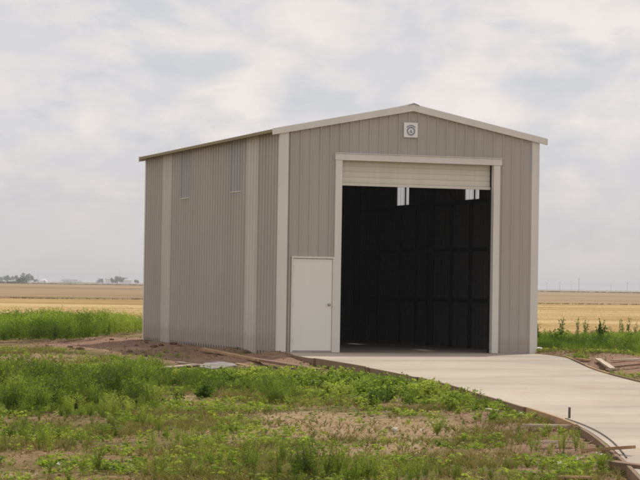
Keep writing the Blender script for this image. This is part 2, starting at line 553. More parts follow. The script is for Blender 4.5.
# ------------------------------------------------------------------ the shed
shed = empty('metal_shed', (W / 2, L / 2, 0), 'tall tan ribbed metal shed with open roll-up door, gable front and low pitched roof', 'shed')
PK = .2015
def roof_top(x): return 4.872 + (3.25 - abs(x - 3.05)) * PK
def wall_top(x): return roof_top(x) - .05
RP = .2286
def rib_profile(length, rib=.027):
    """(position, outward offset) of a sheet with a trapezoid rib every nine inches"""
    pts = []
    k = 0
    while k * RP < length + .001:
        c = k * RP
        for o, d in ((-.034, 0), (-.014, rib), (.014, rib), (.034, 0)):
            pts.append((c + o, d))
        for o in (.092, .136):          # two low stiffening beads in the flat
            pts += [(c + o - .008, 0), (c + o, .0035), (c + o + .008, 0)]
        k += 1
    return [p for p in pts if 0 <= p[0] <= length]
def prof_at(pts, extra, lo, hi):
    xs = [p[0] for p in pts]; ds = [p[1] for p in pts]
    q = sorted(set([p[0] for p in pts if lo < p[0] < hi] + [lo, hi] + [e for e in extra if lo < e < hi]))
    return [(x, float(np.interp(x, xs, ds))) for x in q]
def ribbed(name, place, spans, pts, mat, parent, inner_skin=True, extra=()):
    """place(s, d) -> x,y ; spans: (s0, s1, zbottom(s), ztop(s)); the inner face has interior shade painted in"""
    m = MB()
    for (a, b, zb, zt) in spans:
        pr = prof_at(pts, extra, a, b)
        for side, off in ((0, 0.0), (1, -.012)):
            if side and not inner_skin: continue
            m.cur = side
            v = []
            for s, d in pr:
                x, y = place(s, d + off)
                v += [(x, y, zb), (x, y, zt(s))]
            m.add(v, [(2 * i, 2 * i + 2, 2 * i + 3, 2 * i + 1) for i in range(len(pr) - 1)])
    return m.build(name, [mat, M_inner_shade] if not isinstance(mat, list) else mat, parent)
DX0, DX1, DZ = 1.40, 5.03, 4.235          # roll-up opening
PX0, PX1, PZ = .27, 1.265, 2.10          # walk door opening
fp = rib_profile(W)
ft = lambda s: wall_top(s)
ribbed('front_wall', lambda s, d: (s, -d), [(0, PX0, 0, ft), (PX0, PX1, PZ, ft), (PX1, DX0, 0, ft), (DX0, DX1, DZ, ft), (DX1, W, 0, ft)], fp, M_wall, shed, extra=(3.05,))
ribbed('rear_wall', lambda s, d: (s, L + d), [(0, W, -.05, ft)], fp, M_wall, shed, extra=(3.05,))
sp_ = rib_profile(L)
top_l = lambda s: wall_top(0) + .02
K = lambda k: k * RP
WZ = 3.62
eps = .0
ribbed('side_wall', lambda s, d: (-d, s), [(0, K(7), -.2, top_l), (K(11), K(13), -.2, top_l), (K(13), K(17), -.2, lambda s: WZ), (K(17), K(33), -.2, top_l), (K(33), K(37), -.2, lambda s: WZ), (K(37), K(41), -.2, top_l), (K(45), L, -.2, top_l)], sp_, M_wall, shed)
ribbed('side_wall', lambda s, d: (W + d, s), [(0, K(15), -.2, top_l), (K(15), K(19), -.2, lambda s: WZ), (K(19), K(36), -.2, top_l), (K(36), K(40), -.2, lambda s: WZ), (K(40), L, -.2, top_l)], sp_, M_wall, shed)
for a, b in ((7, 11), (41, 45)):
    o = ribbed('wall_panel', lambda s, d: (-d - .004, s), [(K(a) - .01, K(b) + .01, -.2, top_l)], sp_, M_pale, shed)
    o['label'] = 'pale full-height sheet in the tan side wall'
def light_panel(place, a, b):
    o = ribbed('light_panel', place, [(K(a), K(b), WZ, top_l)], sp_, [M_light], shed, inner_skin=False)
    o['label'] = 'translucent fibreglass light panel under the eave'
    m = MB()
    x0, y0 = place(K(a) + .02, .022); x1, y1 = place(K(b) - .02, .029)
    m.box(min(x0, x1), max(x0, x1), min(y0, y1), max(y0, y1), WZ - .012, WZ + .010)
    m.build('sill', M_pale, o, )
for a, b in ((13, 17), (33, 37)): light_panel(lambda s, d: (-d, s), a, b)
for a, b in ((15, 19), (36, 40)): light_panel(lambda s, d: (W + d, s), a, b)

# corner trims (L shaped)
for sx, sy in ((0, 0), (1, 0), (0, 1), (1, 1)):
    x = W if sx else 0; y = L if sy else 0
    ox = 1 if sx else -1; oy = 1 if sy else -1
    t = .036; w = .165 if sx == 0 else .145
    poly = [(x + ox * t, y + oy * t), (x - ox * w, y + oy * t), (x - ox * w, y + oy * .029), (x + ox * .029, y + oy * .029), (x + ox * .029, y - oy * .07), (x + ox * t, y - oy * .07)]
    MB().prism([(a, b, -.04) for a, b in poly], (0, 0, wall_top(0) + .03)).build('corner_trim', M_trim, shed)
# roof: each slope one sheet, painted on top, olive-tan colour underneath
for s in (-1, 1):
    m = MB()
    rp = rib_profile(L + .12)
    xe = 3.05 + s * 3.25
    for side, dz in ((0, -.012), (1, -.050)):
        m.cur = side
        v = []
        for q, d in rp:
            k = d if side == 0 else 0
            v += [(3.05, q - .06, roof_top(3.05) + dz + k * .25), (xe, q - .06, roof_top(xe) + dz + k * .25)]
        m.add(v, [(2 * i, 2 * i + 2, 2 * i + 3, 2 * i + 1) for i in range(len(rp) - 1)])
    m.cur = 1                                   # eave closure angle
    m.box(min(xe, xe - s * .03), max(xe, xe - s * .03), -.055, L + .055, roof_top(xe) - .075, roof_top(xe) - .014)
    o = m.build('roof_slope', [M_roof, M_under], shed)
m = MB()
m.prism([(3.05 - .13, -.10, roof_top(3.05 - .13) + .012), (3.05, -.10, roof_top(3.05) + .03), (3.05 + .13, -.10, roof_top(3.05 + .13) + .012), (3.05 + .13, -.10, roof_top(3.05 + .13) - .004), (3.05, -.10, roof_top(3.05) + .010), (3.05 - .13, -.10, roof_top(3.05 - .13) - .004)], (0, L + .2, 0))
m.build('ridge_cap', M_cap, shed)
for y0, yd in ((-.085, .06), (L + .025, .06)):
    for s in (-1, 1):
        xe = 3.05 + s * 3.262
        p = [(3.05, roof_top(3.05) + .004), (xe, roof_top(xe) + .004), (xe, roof_top(xe) - .135), (3.05, roof_top(3.05) - .150)]
        MB().prism([(x, y0, z) for x, z in p], (0, yd, 0)).build('rake_trim', M_trim, shed)
# roll-up door surround
MB().box(DX0 - .145, DX0 + .01, -.045, .10, 0.002, DZ - .002).build('jamb_trim', M_trim, shed, bevel=.004)
MB().box(DX1 - .01, DX1 + .145, -.045, .10, 0.002, DZ - .002).build('jamb_trim', M_trim, shed, bevel=.004)
m = MB().box(DX0 - .16, DX1 + .185, -.055, .10, DZ, DZ + .145)
m.box(DX0 - .165, DX1 + .19, -.075, -.03, DZ + .147, DZ + .162)
m.build('header_trim', M_trim, shed, bevel=.004)
# curtain
DB = 3.685
m = MB()
n_s = 6; zz = []
hs = (4.50 - DB - .06) / n_s
prof = []
for i in range(n_s):
    z0 = DB + .06 + i * hs
    for t, d in ((0, 0.0), (.10, .012), (.5, .016), (.9, .012)):
        prof.append((z0 + t * hs, d))
prof.append((4.50, 0))
v = []
for z, d in prof: v += [(DX0 - .02, .16 - d, z), (DX1 + .02, .16 - d, z)]
m.add(v, [(2 * i, 2 * i + 1, 2 * i + 3, 2 * i + 2) for i in range(len(prof) - 1)])
cur = m.build('roll_up_door', M_curtain, shed)
cur['label'] = 'beige slatted roll-up curtain raised almost fully'
MB().box(DX0 - .01, DX1 + .01, .115, .175, DB, DB + .06).build('bottom_bar', M_curtain, cur, bevel=.004)
MB().tube([(DX0 - .04, .46, 4.56), (DX1 + .04, .46, 4.56)], .235, 28).build('curtain_coil', M_inner_shade, cur, smooth=False)
for x in (DX0 - .02, DX1 - .03):
    MB().box(x, x + .05, .112, .19, .003, 4.3).build('guide_rail', M_steel, cur)
# walk door
m = MB()
m.box(PX0 + .002, PX0 + .042, -.045, .09, .003, PZ - .045).box(PX1 - .042, PX1 - .002, -.045, .09, .003, PZ - .045).box(PX0 + .002, PX1 - .002, -.048, .09, PZ - .043, PZ - .001)
m.build('door_frame', M_trim, shed, bevel=.003)
wd = MB().box(PX0 + .048, PX1 - .048, -.018, .028, .035, PZ - .052).build('walk_door', M_door, shed, bevel=.003)
wd['label'] = 'plain white steel walk door with a round knob'
MB().box(PX0 + .044, PX1 - .044, -.03, .08, .003, .026).build('threshold', M_metal, shed)
m = MB()
kx = PX1 - .115
m.tube([(kx, -.019, 1.05), (kx, -.024, 1.05), (kx, -.03, 1.05)], [.034, .034, .018], 16).tube([(kx, -.03, 1.05), (kx, -.055, 1.05), (kx, -.062, 1.05), (kx, -.078, 1.05), (kx, -.086, 1.05)], [.012, .012, .026, .028, .015], 16)
m.build('door_knob', M_metal, wd, smooth=True)
for z in (.25, 1.05, 1.85):
    MB().tube([(PX0 + .046, -.024, z - .05), (PX0 + .046, -.024, z + .05)], .008, 8).build('hinge', M_metal, wd)
# steel frame inside
for y in (.25, 6.3, 11.95):
    for x, s in ((.05, 1), (W - .05, -1)):
        m = MB()
        m.box(min(x, x + s * .012), max(x, x + s * .012), y - .09, y + .09, .0, 4.62)
        m.box(min(x + s * .012, x + s * .13), max(x + s * .012, x + s * .13), y - .006, y + .006, 0, 4.62)
        m.box(min(x + s * .13, x + s * .142), max(x + s * .13, x + s * .142), y - .07, y + .07, 0, 4.55)
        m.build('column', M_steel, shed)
    for s in (-1, 1):
        xe = 3.05 + s * 2.75
        p = [(3.05, roof_top(3.05) - .26), (xe, roof_top(xe) - .26), (xe, roof_top(xe) - .50), (3.05, roof_top(3.05) - .50)]
        MB().prism([(x, y - .06, z) for x, z in p], (0, .12, 0)).build('rafter', M_steel, shed)
for x, s in ((.026, 1), (W - .026, -1)):
    for z in (1.15, 2.40, 3.55):
        MB().box(min(x, x + s * .022), max(x, x + s * .022), .36, L - .32, z - .05, z + .05).build('girt', M_steel, shed)
for y in (3.60, 8.37):
    MB().box(W - .060, W - .03, y - .015, y + .015, 3.605, 4.62).build('window_post', M_steel, shed)
for y in (3.74, 4.97, 7.4, 8.55, 10.3):
    for x, s in ((.05, 1), (W - .05, -1)):
        MB().box(min(x, x + s * .06), max(x, x + s * .06), y - .035, y + .035, 0, 3.5).build('wall_post', M_steel, shed)
for xx in (.75, 1.6, 2.45, 3.65, 4.5, 5.35):
    z = roof_top(xx) - .26
    MB().box(xx - .035, xx + .035, .02, L - .02, z, z + .19).build('purlin', M_steel, shed)
# floor
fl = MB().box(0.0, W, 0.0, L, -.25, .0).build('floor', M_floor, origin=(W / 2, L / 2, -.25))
prop(fl, 'smooth concrete floor inside the dim shed', 'floor', kind='structure')

# sign on the gable
cxs, czs, ys = 3.005, 4.955, -.040
sg = empty('sign', (cxs, ys, czs), 'small square white plaque with a grey round emblem high on the gable', 'sign')
hw = .165
MB().box(cxs - hw, cxs + hw, ys - .006, ys + .016, czs - hw, czs + hw).build('sign_plate', M_sign, sg, bevel=.003)
m = MB()
def ring(cx, cz, r0, r1, a0, a1, n=28):
    v = []
    for a in np.linspace(a0, a1, n):
        for r in (r0, r1):
            v.append((cx + r * math.cos(a), ys - .0095, cz + r * math.sin(a)))
    m.add(v, [(2 * i, 2 * i + 1, 2 * i + 3, 2 * i + 2) for i in range(n - 1)])
ring(cxs, czs - .025, .066, .102, 0, 2 * math.pi)
ring(cxs, czs - .030, .120, .145, math.radians(40), math.radians(140), 16)
m.add([(cxs - .035, ys - .0095, czs - .062), (cxs + .035, ys - .0095, czs - .062), (cxs + .035, ys - .0095, czs - .030), (cxs - .035, ys - .0095, czs - .030)], [(0, 1, 2, 3)])
m.add([(cxs - .03, ys - .0095, czs - .022), (cxs + .03, ys - .0095, czs - .022), (cxs, ys - .0095, czs + .014)], [(0, 1, 2)])
m.build('emblem', M_ink, sg)

# ------------------------------------------------------------------ form boards, stakes, scrap
ORD = ['first', 'second', 'third', 'fourth', 'fifth', 'sixth', 'seventh', 'eighth', 'ninth', 'tenth', 'eleventh', 'twelfth']
def curve_board(P, i0, i1, off, h, t, name, mat, label, zoff=.012, tilt=0):
    """a flexed plank standing on edge along polyline P between indices"""
    m = MB()
    v = []
    idx = range(i0, i1 + 1)
    for i in idx:
        a = P[max(i - 1, 0)]; b = P[min(i + 1, len(P) - 1)]
        d = (b - a) / np.linalg.norm(b - a); nrm = np.array([d[1], -d[0]]) * off
        z1 = drive_z(P[i][1]) + zoff; z0 = z1 - h
        for k, z in ((.022, z0), (.022, z1), (.022 + t, z1), (.022 + t, z0)):
            q = P[i] + nrm * (k + (tilt * (z1 - z) if k > .02 or 1 else 0))
            v.append((q[0], q[1], z))
    n = len(list(idx))
    f = []
    for i in range(n - 1):
        for j in range(4):
            k = (j + 1) % 4
            f.append((4 * i + j, 4 * i + k, 4 * i + 4 + k, 4 * i + 4 + j))
    f += [(0, 1, 2, 3), tuple(range(4 * n - 4, 4 * n))[::-1]]
    m.add(v, f)
    o = m.build(name, mat)
    return prop(o, label, 'board', 'form boards along the driveway edges')
nb = 8
# outward side of the left edge: rotate direction so the board is off the slab
cut = np.linspace(1, len(LEs) - 26, nb + 1).astype(int)
for k in range(nb):
    curve_board(LEs, cut[k], cut[k + 1] - (1 if k % 2 else 0), 1 if True else -1, (.105 + .02 * (k % 3)), .038, 'form_board', M_wood_old if k != 5 else M_wood_new,
                '%s brown timber form board from the shed along the left edge of the driveway' % ORD[k], zoff=.006 + .012 * (k % 2), tilt=.05 * (k % 3))
    i = cut[k + 1]
    a = LEs[i]; d = LEs[i] - LEs[i - 1]; d = d / np.linalg.norm(d); nr = np.array([d[1], -d[0]])
    c = a + nr * .085
    z1 = drive_z(a[1]) + .02
    m = MB()
    u = np.array([d[0], d[1]]) * .03; w_ = nr * .02
    q = [c - u - w_, c + u - w_, c + u + w_, c - u + w_]
    m.prism([(p[0], p[1], z1) for p in q], (nr[0] * .03, nr[1] * .03, -.5))
    prop(m.build('wooden_stake', M_wood_old), '%s short wooden stake from the shed holding the boards on the left driveway edge' % ORD[k], 'stake', 'stakes behind the form boards')
cutr = [3, 9, 17, 26, 36]
for k in range(4):
    curve_board(REs, cutr[k], cutr[k + 1], -1, .14, .038, 'form_board', M_wood_old if k % 2 else M_wood_new,
                '%s timber form board from the shed along the right edge of the driveway' % ORD[k], zoff=.02)

def plank(p0, p1, w, t, mat, label, name='loose_board', z0=None, z1=None, cat='board', lift=.012, roll=0.0):
    a = at_ground(*p0, lift) if z0 is None else (*at(*p0, z=z0), z0)
    b = at_ground(*p1, lift) if z1 is None else (*at(*p1, z=z1), z1)
    za = a[2] if z0 is None else z0
    zb = b[2] if z1 is None else z1
    a = np.array(a[:2]); b = np.array(b[:2])
    mid = (a + b) / 2
    Ld = float(np.hypot(np.linalg.norm(b - a), zb - za))
    m = MB().box(-Ld / 2, Ld / 2, -w / 2, w / 2, 0, t)
    o = m.build(name, mat, origin=(0, 0, 0), bevel=.003)
    yaw = math.atan2(b[1] - a[1], b[0] - a[0]); pit = -math.atan2(zb - za, np.linalg.norm(b - a))
    o.matrix_world = Matrix.Translation((mid[0], mid[1], (za + zb) / 2)) @ Matrix.Rotation(yaw, 4, 'Z') @ Matrix.Rotation(pit, 4, 'Y') @ Matrix.Rotation(roll, 4, 'X')
    return prop(o, label, cat, 'loose boards and scrap wood')
plank((203, 350), (262, 362), .14, .05, M_wood_new, 'long orange-brown board lying on the bare earth by the side wall, its upper half', lift=.06)
plank((258, 361), (322, 371.5), .14, .05, M_wood_old, 'long brown board lying towards the driveway corner, end to end with the orange one', lift=.05)
plank((148, 370), (196, 365.5), .16, .03, M_wood_pale, 'bleached pale board on the earth left of the grey slab piece')
plank((178, 363), (203, 366), .10, .03, M_wood_pale, 'short pale board end touching the grey slab piece')
plank((236, 364.5), (262, 369.5), .09, .03, M_wood_new, 'thin tan lath on the earth below the long board')
plank((226, 366.5), (252, 368), .08, .03, M_wood_pale, 'short pale lath crossing the earth beside the grey slab piece')
plank((527, 426.5), (569, 427.5), .09, .03, M_wood_pale, 'pale loose board on red earth beside the drive, the farther of two parallel ones', lift=.05)
plank((535, 443.3), (574, 443), .07, .025, M_wood_pale, 'thin pale board in the grass, the nearer of two parallel ones', lift=.06)
plank((583, 452), (634, 448.5), .05, .03, M_wood_new, 'long thin stick poking out over the driveway edge', z0=-.13, z1=-.04)
plank((608, 463), (630, 466.5), .09, .03, M_wood_old, 'dark short board lying under the long thin stick', lift=.06)
plank((613, 471), (650, 476), .10, .09, M_wood_old, 'thick timber block set in the earth at the nearest driveway corner')
plank((560, 478), (590, 478.5), .06, .02, M_wood_new, 'thin orange lath in the grass at the bottom edge', lift=.05)
plank((487, 409.5), (496, 411.5), .06, .02, M_wood_pale, 'little pale board scrap among leafy weeds by the drive edge', lift=.07)
plank((455, 398.5), (467, 398), .09, .02, M_wood_new, 'small tan wood scrap by the drive edge amid weeds')
plank((598, 360), (613, 370), .12, .04, M_wood_pale, 'pale board lying askew on the spoil heap right of the drive', lift=.05)
plank((606, 368.5), (640, 365), .11, .04, M_wood_old, 'brown board flat on the spoil heap right of the drive', lift=.06)
plank((612, 361), (645, 359.5), .10, .03, M_wood_pale, 'bleached board along the back of the spoil heap', lift=.04)
plank((575, 359), (590, 361), .10, .03, M_wood_new, 'short tan board beyond the right form board', lift=.03)

# broken grey slab piece, white lumps
def lump(name, c, r, mat, label, cat, seed, flat=.5, group=None):
    g = np.random.default_rng(seed)
    m = MB(); nu, nv = 10, 6
    v = [(c[0], c[1], c[2] + r[2] * flat * 2)]
    for j in range(1, nv):
        th = math.pi * .62 * j / (nv - 1)
        for i in range(nu):
            ph = 2 * math.pi * i / nu
            k = g.uniform(.78, 1.15)
            v.append((c[0] + r[0] * k * math.sin(th) * math.cos(ph), c[1] + r[1] * k * math.sin(th) * math.sin(ph), c[2] + r[2] * flat * (math.cos(th) + 1) * g.uniform(.9, 1.1)))
    f = [(0, 1 + i, 1 + (i + 1) % nu) for i in range(nu)]
    for j in range(nv - 2):
        for i in range(nu):
            k = (i + 1) % nu
            f.append((1 + j * nu + i, 1 + (j + 1) * nu + i, 1 + (j + 1) * nu + k, 1 + j * nu + k))
    m.add(v, f)
    return prop(m.build(name, mat), label, cat, group)
m = MB()
pc = [(199, 366.5), (205, 363), (219, 361.8), (233, 363.2), (237, 365.4), (226, 368), (212, 368.6)]
pw = [at_ground(px, py, .05) for px, py in pc]
cz = max(float(ground_h(p[0], p[1])) for p in pw)
m.prism([(p[0], p[1], p[2] + .01 * (i % 3)) for i, p in enumerate(pw)], (0, 0, -.14))
prop(m.build('slab_piece', plain('broken_slab', (.27, .25, .225), .9, .1, var=.25, scale=4)), 'flat broken grey concrete piece lying on the earth below the side wall', 'concrete piece')
x, y = at(539, 352.6, -.05)
lump('splash_block', (x, y, float(ground_h(x, y)) - .02), (.115, .09, .085), M_sign, 'small white crumpled lump at the right corner of the shed', 'lump', 3, .8)
for k, (px, py) in enumerate([(60, 467), (395, 432), (606, 457), (520, 424)]):
    x, y = at(px, py)
    lump('pale_stone', (x, y, float(ground_h(x, y)) - .02), (.05, .04, .05), plain('stone_%d' % k, (.6, .55, .48)), ['small white stone in the grass at the lower left', 'small pale stone on bare ground below the lone bright weed', 'small pale stone near the driveway corner', 'small pale stone on red earth beside the form board'][k], 'stone', 10 + k, .7, 'pale stones in the grass')

# steel rod standing by the slab edge, and the bent rod lying along it
x, y = dedge(571.5, 418)
x -= .03
rd = MB().tube([(x, y, -.4), (x + .002, y, .13 + drive_z(y))], .016, 8).build('steel_rod', M_rust)
prop(rd, 'short dark steel rod standing upright at the left driveway edge', 'rod')
r0_, r1_ = np.array(dedge(583, 420)), np.array(dedge(632, 458))
i0 = int(np.argmin(np.hypot(*(LEs - r0_).T))); i1 = int(np.argmin(np.hypot(*(LEs - r1_).T)))
bp = []
for i in range(i0, i1 + 1):
    d = LEs[i + 1] - LEs[i - 1]; d = d / np.linalg.norm(d)
    q = LEs[i] - np.array([d[1], -d[0]]) * (.03 + .05 * math.sin(math.pi * (i - i0) / (i1 - i0)))
    bp.append((q[0], q[1], drive_z(q[1]) + .008))
prop(MB().tube(bp, .0065, 8).build('bent_rod', M_rust), 'thin dark bent rod lying along the left edge of the driveway', 'rod')
x, y = at(208.5, 344, -.05)
prop(MB().box(x - .03, x + .03, y - .03, y + .03, -.15, .12).build('marker_stake', plain('red_paint', (.32, .12, .08))), 'tiny reddish stake against the foot of the side wall', 'stake')

# clods on the earth pad
nC = 24
M_clod = plain('dug_clod', (.15, .095, .068), .95, .05, var=.3, scale=14)
for k in range(nC):
    x = -rng.uniform(.3, 3.6); y = rng.uniform(-1.0, 12.5)
    r = rng.uniform(.03, .085)
    lump('earth_clod', (x, y, float(ground_h(x, y)) - r * .35), (r * 1.3, r, r), M_clod, 'brown clod among many on the dug earth beside the wall', 'clod', 100 + k, .6, 'clods on the dug earth')

# ------------------------------------------------------------------ vegetation templates (quads only)
def leafquads(base, dirv, length, width, g, droop=.25):
    """n leaves: diamond quads, slightly bent; returns V (n*4,3)"""
    n = len(base)
    d = dirv / (np.linalg.norm(dirv, axis=1, keepdims=True) + 1e-9)
    rnd = g.normal(size=(n, 3)); s = np.cross(d, rnd); s /= np.linalg.norm(s, axis=1, keepdims=True) + 1e-9
    mid = base + d * (length * .5)[:, None]
    tip = base + d * length[:, None]; tip[:, 2] -= droop * length
    return np.stack([base, mid + s * (width * .5)[:, None], tip, mid - s * (width * .5)[:, None]], 1).reshape(-1, 3)
def stemquads(p, q, w):
    d = q - p; s = np.cross(d, np.tile([[.3, .9, .2]], (len(p), 1))); s /= np.linalg.norm(s, axis=1, keepdims=True) + 1e-9
    s = s * w / 2
    return np.stack([p - s, q - s * .6, q + s * .6, p + s], 1).reshape(-1, 3)
def feathery(g, stems=9, per=34, spread=.45, ll=.15, lw=.022):
    LV, SV = [], []
    for k in range(stems):
        a = g.uniform(0, 2 * math.pi); lean = g.uniform(.08, spread); h = g.uniform(.65, 1.0)
        t = np.linspace(0, 1, 5)
        P = np.c_[np.cos(a) * lean * t ** 1.4, np.sin(a) * lean * t ** 1.4, h * t]
        P[1:, :2] += g.normal(0, .02, (4, 2))
        SV.append(stemquads(P[:-1], P[1:], .016))
        u = g.uniform(.08, 1, per) ** .8
        b = np.c_[np.interp(u, t, P[:, 0]), np.interp(u, t, P[:, 1]), np.interp(u, t, P[:, 2])]
        b += g.normal(0, .035, b.shape)
        az = g.uniform(0, 2 * math.pi, per)
        dv = np.c_[np.cos(az), np.sin(az), g.uniform(.3, 1.6, per)]
        LV.append(leafquads(b, dv, ll * g.uniform(.6, 1.3, per) * (1.1 - .5 * u), lw * g.uniform(.7, 1.3, per), g))
    return np.concatenate(LV), np.concatenate(SV)
def broadleaf(g, stems=5, per=13, ll=.24, lw=.12, spread=.5):
    LV, SV = [], []
    for k in range(stems):
        a = g.uniform(0, 2 * math.pi); lean = g.uniform(.05, spread); h = g.uniform(.5, .95)
        t = np.linspace(0, 1, 5)
        P = np.c_[np.cos(a) * lean * t ** 1.3, np.sin(a) * lean * t ** 1.3, h * t]
        SV.append(stemquads(P[:-1], P[1:], .022))
        u = g.uniform(.15, 1, per)
        b = np.c_[np.interp(u, t, P[:, 0]), np.interp(u, t, P[:, 1]), np.interp(u, t, P[:, 2])]
        az = g.uniform(0, 2 * math.pi, per)
        dv = np.c_[np.cos(az), np.sin(az), g.uniform(-.1, .9, per)]
        LV.append(leafquads(b, dv, ll * g.uniform(.5, 1.2, per) * (1.15 - .5 * u), lw * g.uniform(.6, 1.2, per), g, .3))
    return np.concatenate(LV), np.concatenate(SV)
def tuft(g, blades=7, w=.05, spread=1.0):
    out = []
    for k in range(blades):
        a = g.uniform(0, 2 * math.pi); lean = g.uniform(.1, spread); h = g.uniform(.5, 1)
        t = np.array([0, .5, 1.0])
        P = np.c_[np.cos(a) * lean * t ** 1.6, np.sin(a) * lean * t ** 1.6, h * t ** .85]
        s = np.array([-math.sin(a + 1.2), math.cos(a + 1.2), 0]) * w / 2
        ww = [1, .8, .12]
        for i in range(2):
            out.append(np.array([P[i] - s * ww[i], P[i] + s * ww[i], P[i + 1] + s * ww[i + 1], P[i + 1] - s * ww[i + 1]]))
    return np.concatenate(out)
g0 = np.random.default_rng(21)
T_feather = [feathery(g0) for _ in range(6)]
T_feather_lo = [feathery(g0, 7, 22, .4, .17, .028) for _ in range(5)]
T_broad = [broadleaf(g0) for _ in range(6)]
T_tuft = [tuft(g0) for _ in range(6)]
T_forb = [broadleaf(g0, 4, 5, .55, .26, .9)[0] for _ in range(6)]
T_straw = [tuft(g0, 7, .06, .35) for _ in range(4)]

def scatter(name, pts, hs, templates, mat, tints, label, cat, wide=1.0, spread=.18):
    """one object: plants merged. templates: list of V arrays (quads)"""
    Vs, Ts = [], []
    pick = rng.integers(0, len(templates), len(pts))
    for ti, T in enumerate(templates):
        sel = np.where(pick == ti)[0]
        if not len(sel): continue
        a = rng.uniform(0, 2 * math.pi, len(sel)); c, s = np.cos(a), np.sin(a)
        h = hs[sel][:, None]; wd_ = wide * rng.uniform(.8, 1.25, (len(sel), 1))
        x = (T[None, :, 0] * c[:, None] - T[None, :, 1] * s[:, None]) * h * wd_ + pts[sel, 0][:, None]
        y = (T[None, :, 0] * s[:, None] + T[None, :, 1] * c[:, None]) * h * wd_ + pts[sel, 1][:, None]
        z = T[None, :, 2] * h + pts[sel, 2][:, None]
        Vs.append(np.stack([x, y, z], -1).reshape(-1, 3))
        lt = np.repeat(rng.uniform(-spread, spread, (len(sel), len(T) // 4)), 4, axis=1)
        Ts.append((tints[sel][:, None] + lt).reshape(-1))
    Vv = np.concatenate(Vs); F_ = np.arange(len(Vv)).reshape(-1, 4)
    o = big_mesh(name, Vv, F_, mat, np.concatenate(Ts))
    if label: prop(o, label, cat, kind='stuff')
    return o

def candidates(n, px0, px1, py0, py1):
    """uniform world points on the ground in the wedge seen between photo rows py0..py1 (and a margin beyond the frame)"""
    c = np.array([at(px0, py1), at(px1, py1), at(px1, py0), at(px0, py0)])
    lo, hi = c.min(0), c.max(0)
    out = []
    tot = 0
    while tot < n:
        p = rng.uniform(lo, hi, (n * 2, 2))
        z = ground_h(p[:, 0], p[:, 1])
        a, b = pix(np.c_[p, z])
        k = (a > px0) & (a < px1) & (b > py0) & (b < py1)
        k &= ~drive_dist(p[:, 0], p[:, 1]) & ~((p[:, 0] > -.12) & (p[:, 0] < W + .12) & (p[:, 1] > -.12) & (p[:, 1] < L + .12))
        k &= dist_poly(p[:, 0], p[:, 1], LEs) > .12
        k &= dist_poly(p[:, 0], p[:, 1], REs) > .10
        k &= rng.random(len(k)) > .93 * np.clip(1.4 * blobs(a, b, BARE), 0, 1)
        q = np.c_[p[k], z[k], a[k], b[k]]
        out.append(q); tot += len(q)
    return np.concatenate(out)[:n]
def blobs(px, py, B):
    d = np.zeros(len(px))
    for (cx, cy, rx, ry, a) in B:
        d = np.maximum(d, a * np.exp(-(((px - cx) / rx) ** 2 + ((py - cy) / ry) ** 2) ** 1.5))
    return d

TAN = [(330, 425, 100, 21, 1), (405, 432, 85, 20, 1), (290, 418, 60, 9, 1), (60, 358, 70, 8, .95), (130, 362, 50, 6, .8), (370, 450, 95, 12, .95), (250, 442, 40, 6, .7), (190, 400, 22, 5, .8), (60, 428, 60, 6, .7), (150, 440, 60, 7, .6), (40, 458, 50, 5, .6), (120, 462, 50, 5, .6), (540, 432, 50, 7, .9), (595, 450, 30, 14, .8), (20, 477, 40, 6, .7), (470, 455, 40, 6, .5), (300, 404, 40, 3, .5)]
BARE = [(600, 368, 50, 9, 1), (640, 366, 60, 12, 1), (700, 372, 60, 16, 1)]
# --- tall feathery clump at the left and scattered patches
Bf = [(20, 396, 60, 20, 1), (75, 400, 58, 20, 1), (120, 396, 45, 18, 1), (-60, 396, 80, 24, 1), (148, 388, 26, 13, .8), (100, 416, 30, 9, .8), (140, 428, 30, 7, .5),
      (20, 442, 40, 8, .55), (60, 452, 26, 6, .35), (200, 388, 30, 9, .6), (275, 399, 22, 7, .9), (250, 391, 30, 7, .55), (205, 449, 45, 10, .6), (245, 466, 40, 8, .7), (330, 480, 60, 5, .9), (430, 478, 45, 5, .8), (400, 484, 120, 5, .7),
      (560, 454, 40, 8, .55), (602, 470, 18, 7, .6), (520, 470, 40, 8, .4), (170, 470, 60, 10, .35), (100, 474, 40, 8, .4)]
c = candidates(26000, -160, 760, 366, 486)
den = blobs(c[:, 3], c[:, 4], Bf)
nz = fbm(c[:, 0] * .9, c[:, 1] * .9 + 30)
den = np.maximum(den, 0)
k = rng.random(len(c)) < np.clip(den * 1.1 * sstep(.30, .55, nz + .25 * den) , 0, 1) * .36
c1 = c[k]; d1 = den[k]
h = (.13 + .24 * d1) * rng.uniform(.6, 1.2, len(c1)) * (.62 + .85 * sstep(.3, .72, fbm(c1[:, 0] * .75 + 90, c1[:, 1] * .75)))
far_k = np.where(c1[:, 3] < 165, 1.0, .72); h *= far_k
tn = np.clip(.54 + 1.5 * (fbm(c1[:, 0] * .8 + 50, c1[:, 1] * .8) - .5) + rng.normal(0, .10, len(c1)), 0, 1)
scatter('feathery_weeds', c1[:, :3], h, [t[0] for t in T_feather], M_weed, tn, 'soft feathery green weeds in clumps over the foreground', 'weeds', 1.0)
scatter('weed_stems', c1[:, :3], h, [t[1] for t in T_feather], M_stem, tn, 'thin pale stems among the foreground weeds', 'weeds')
n_feather = len(c1)
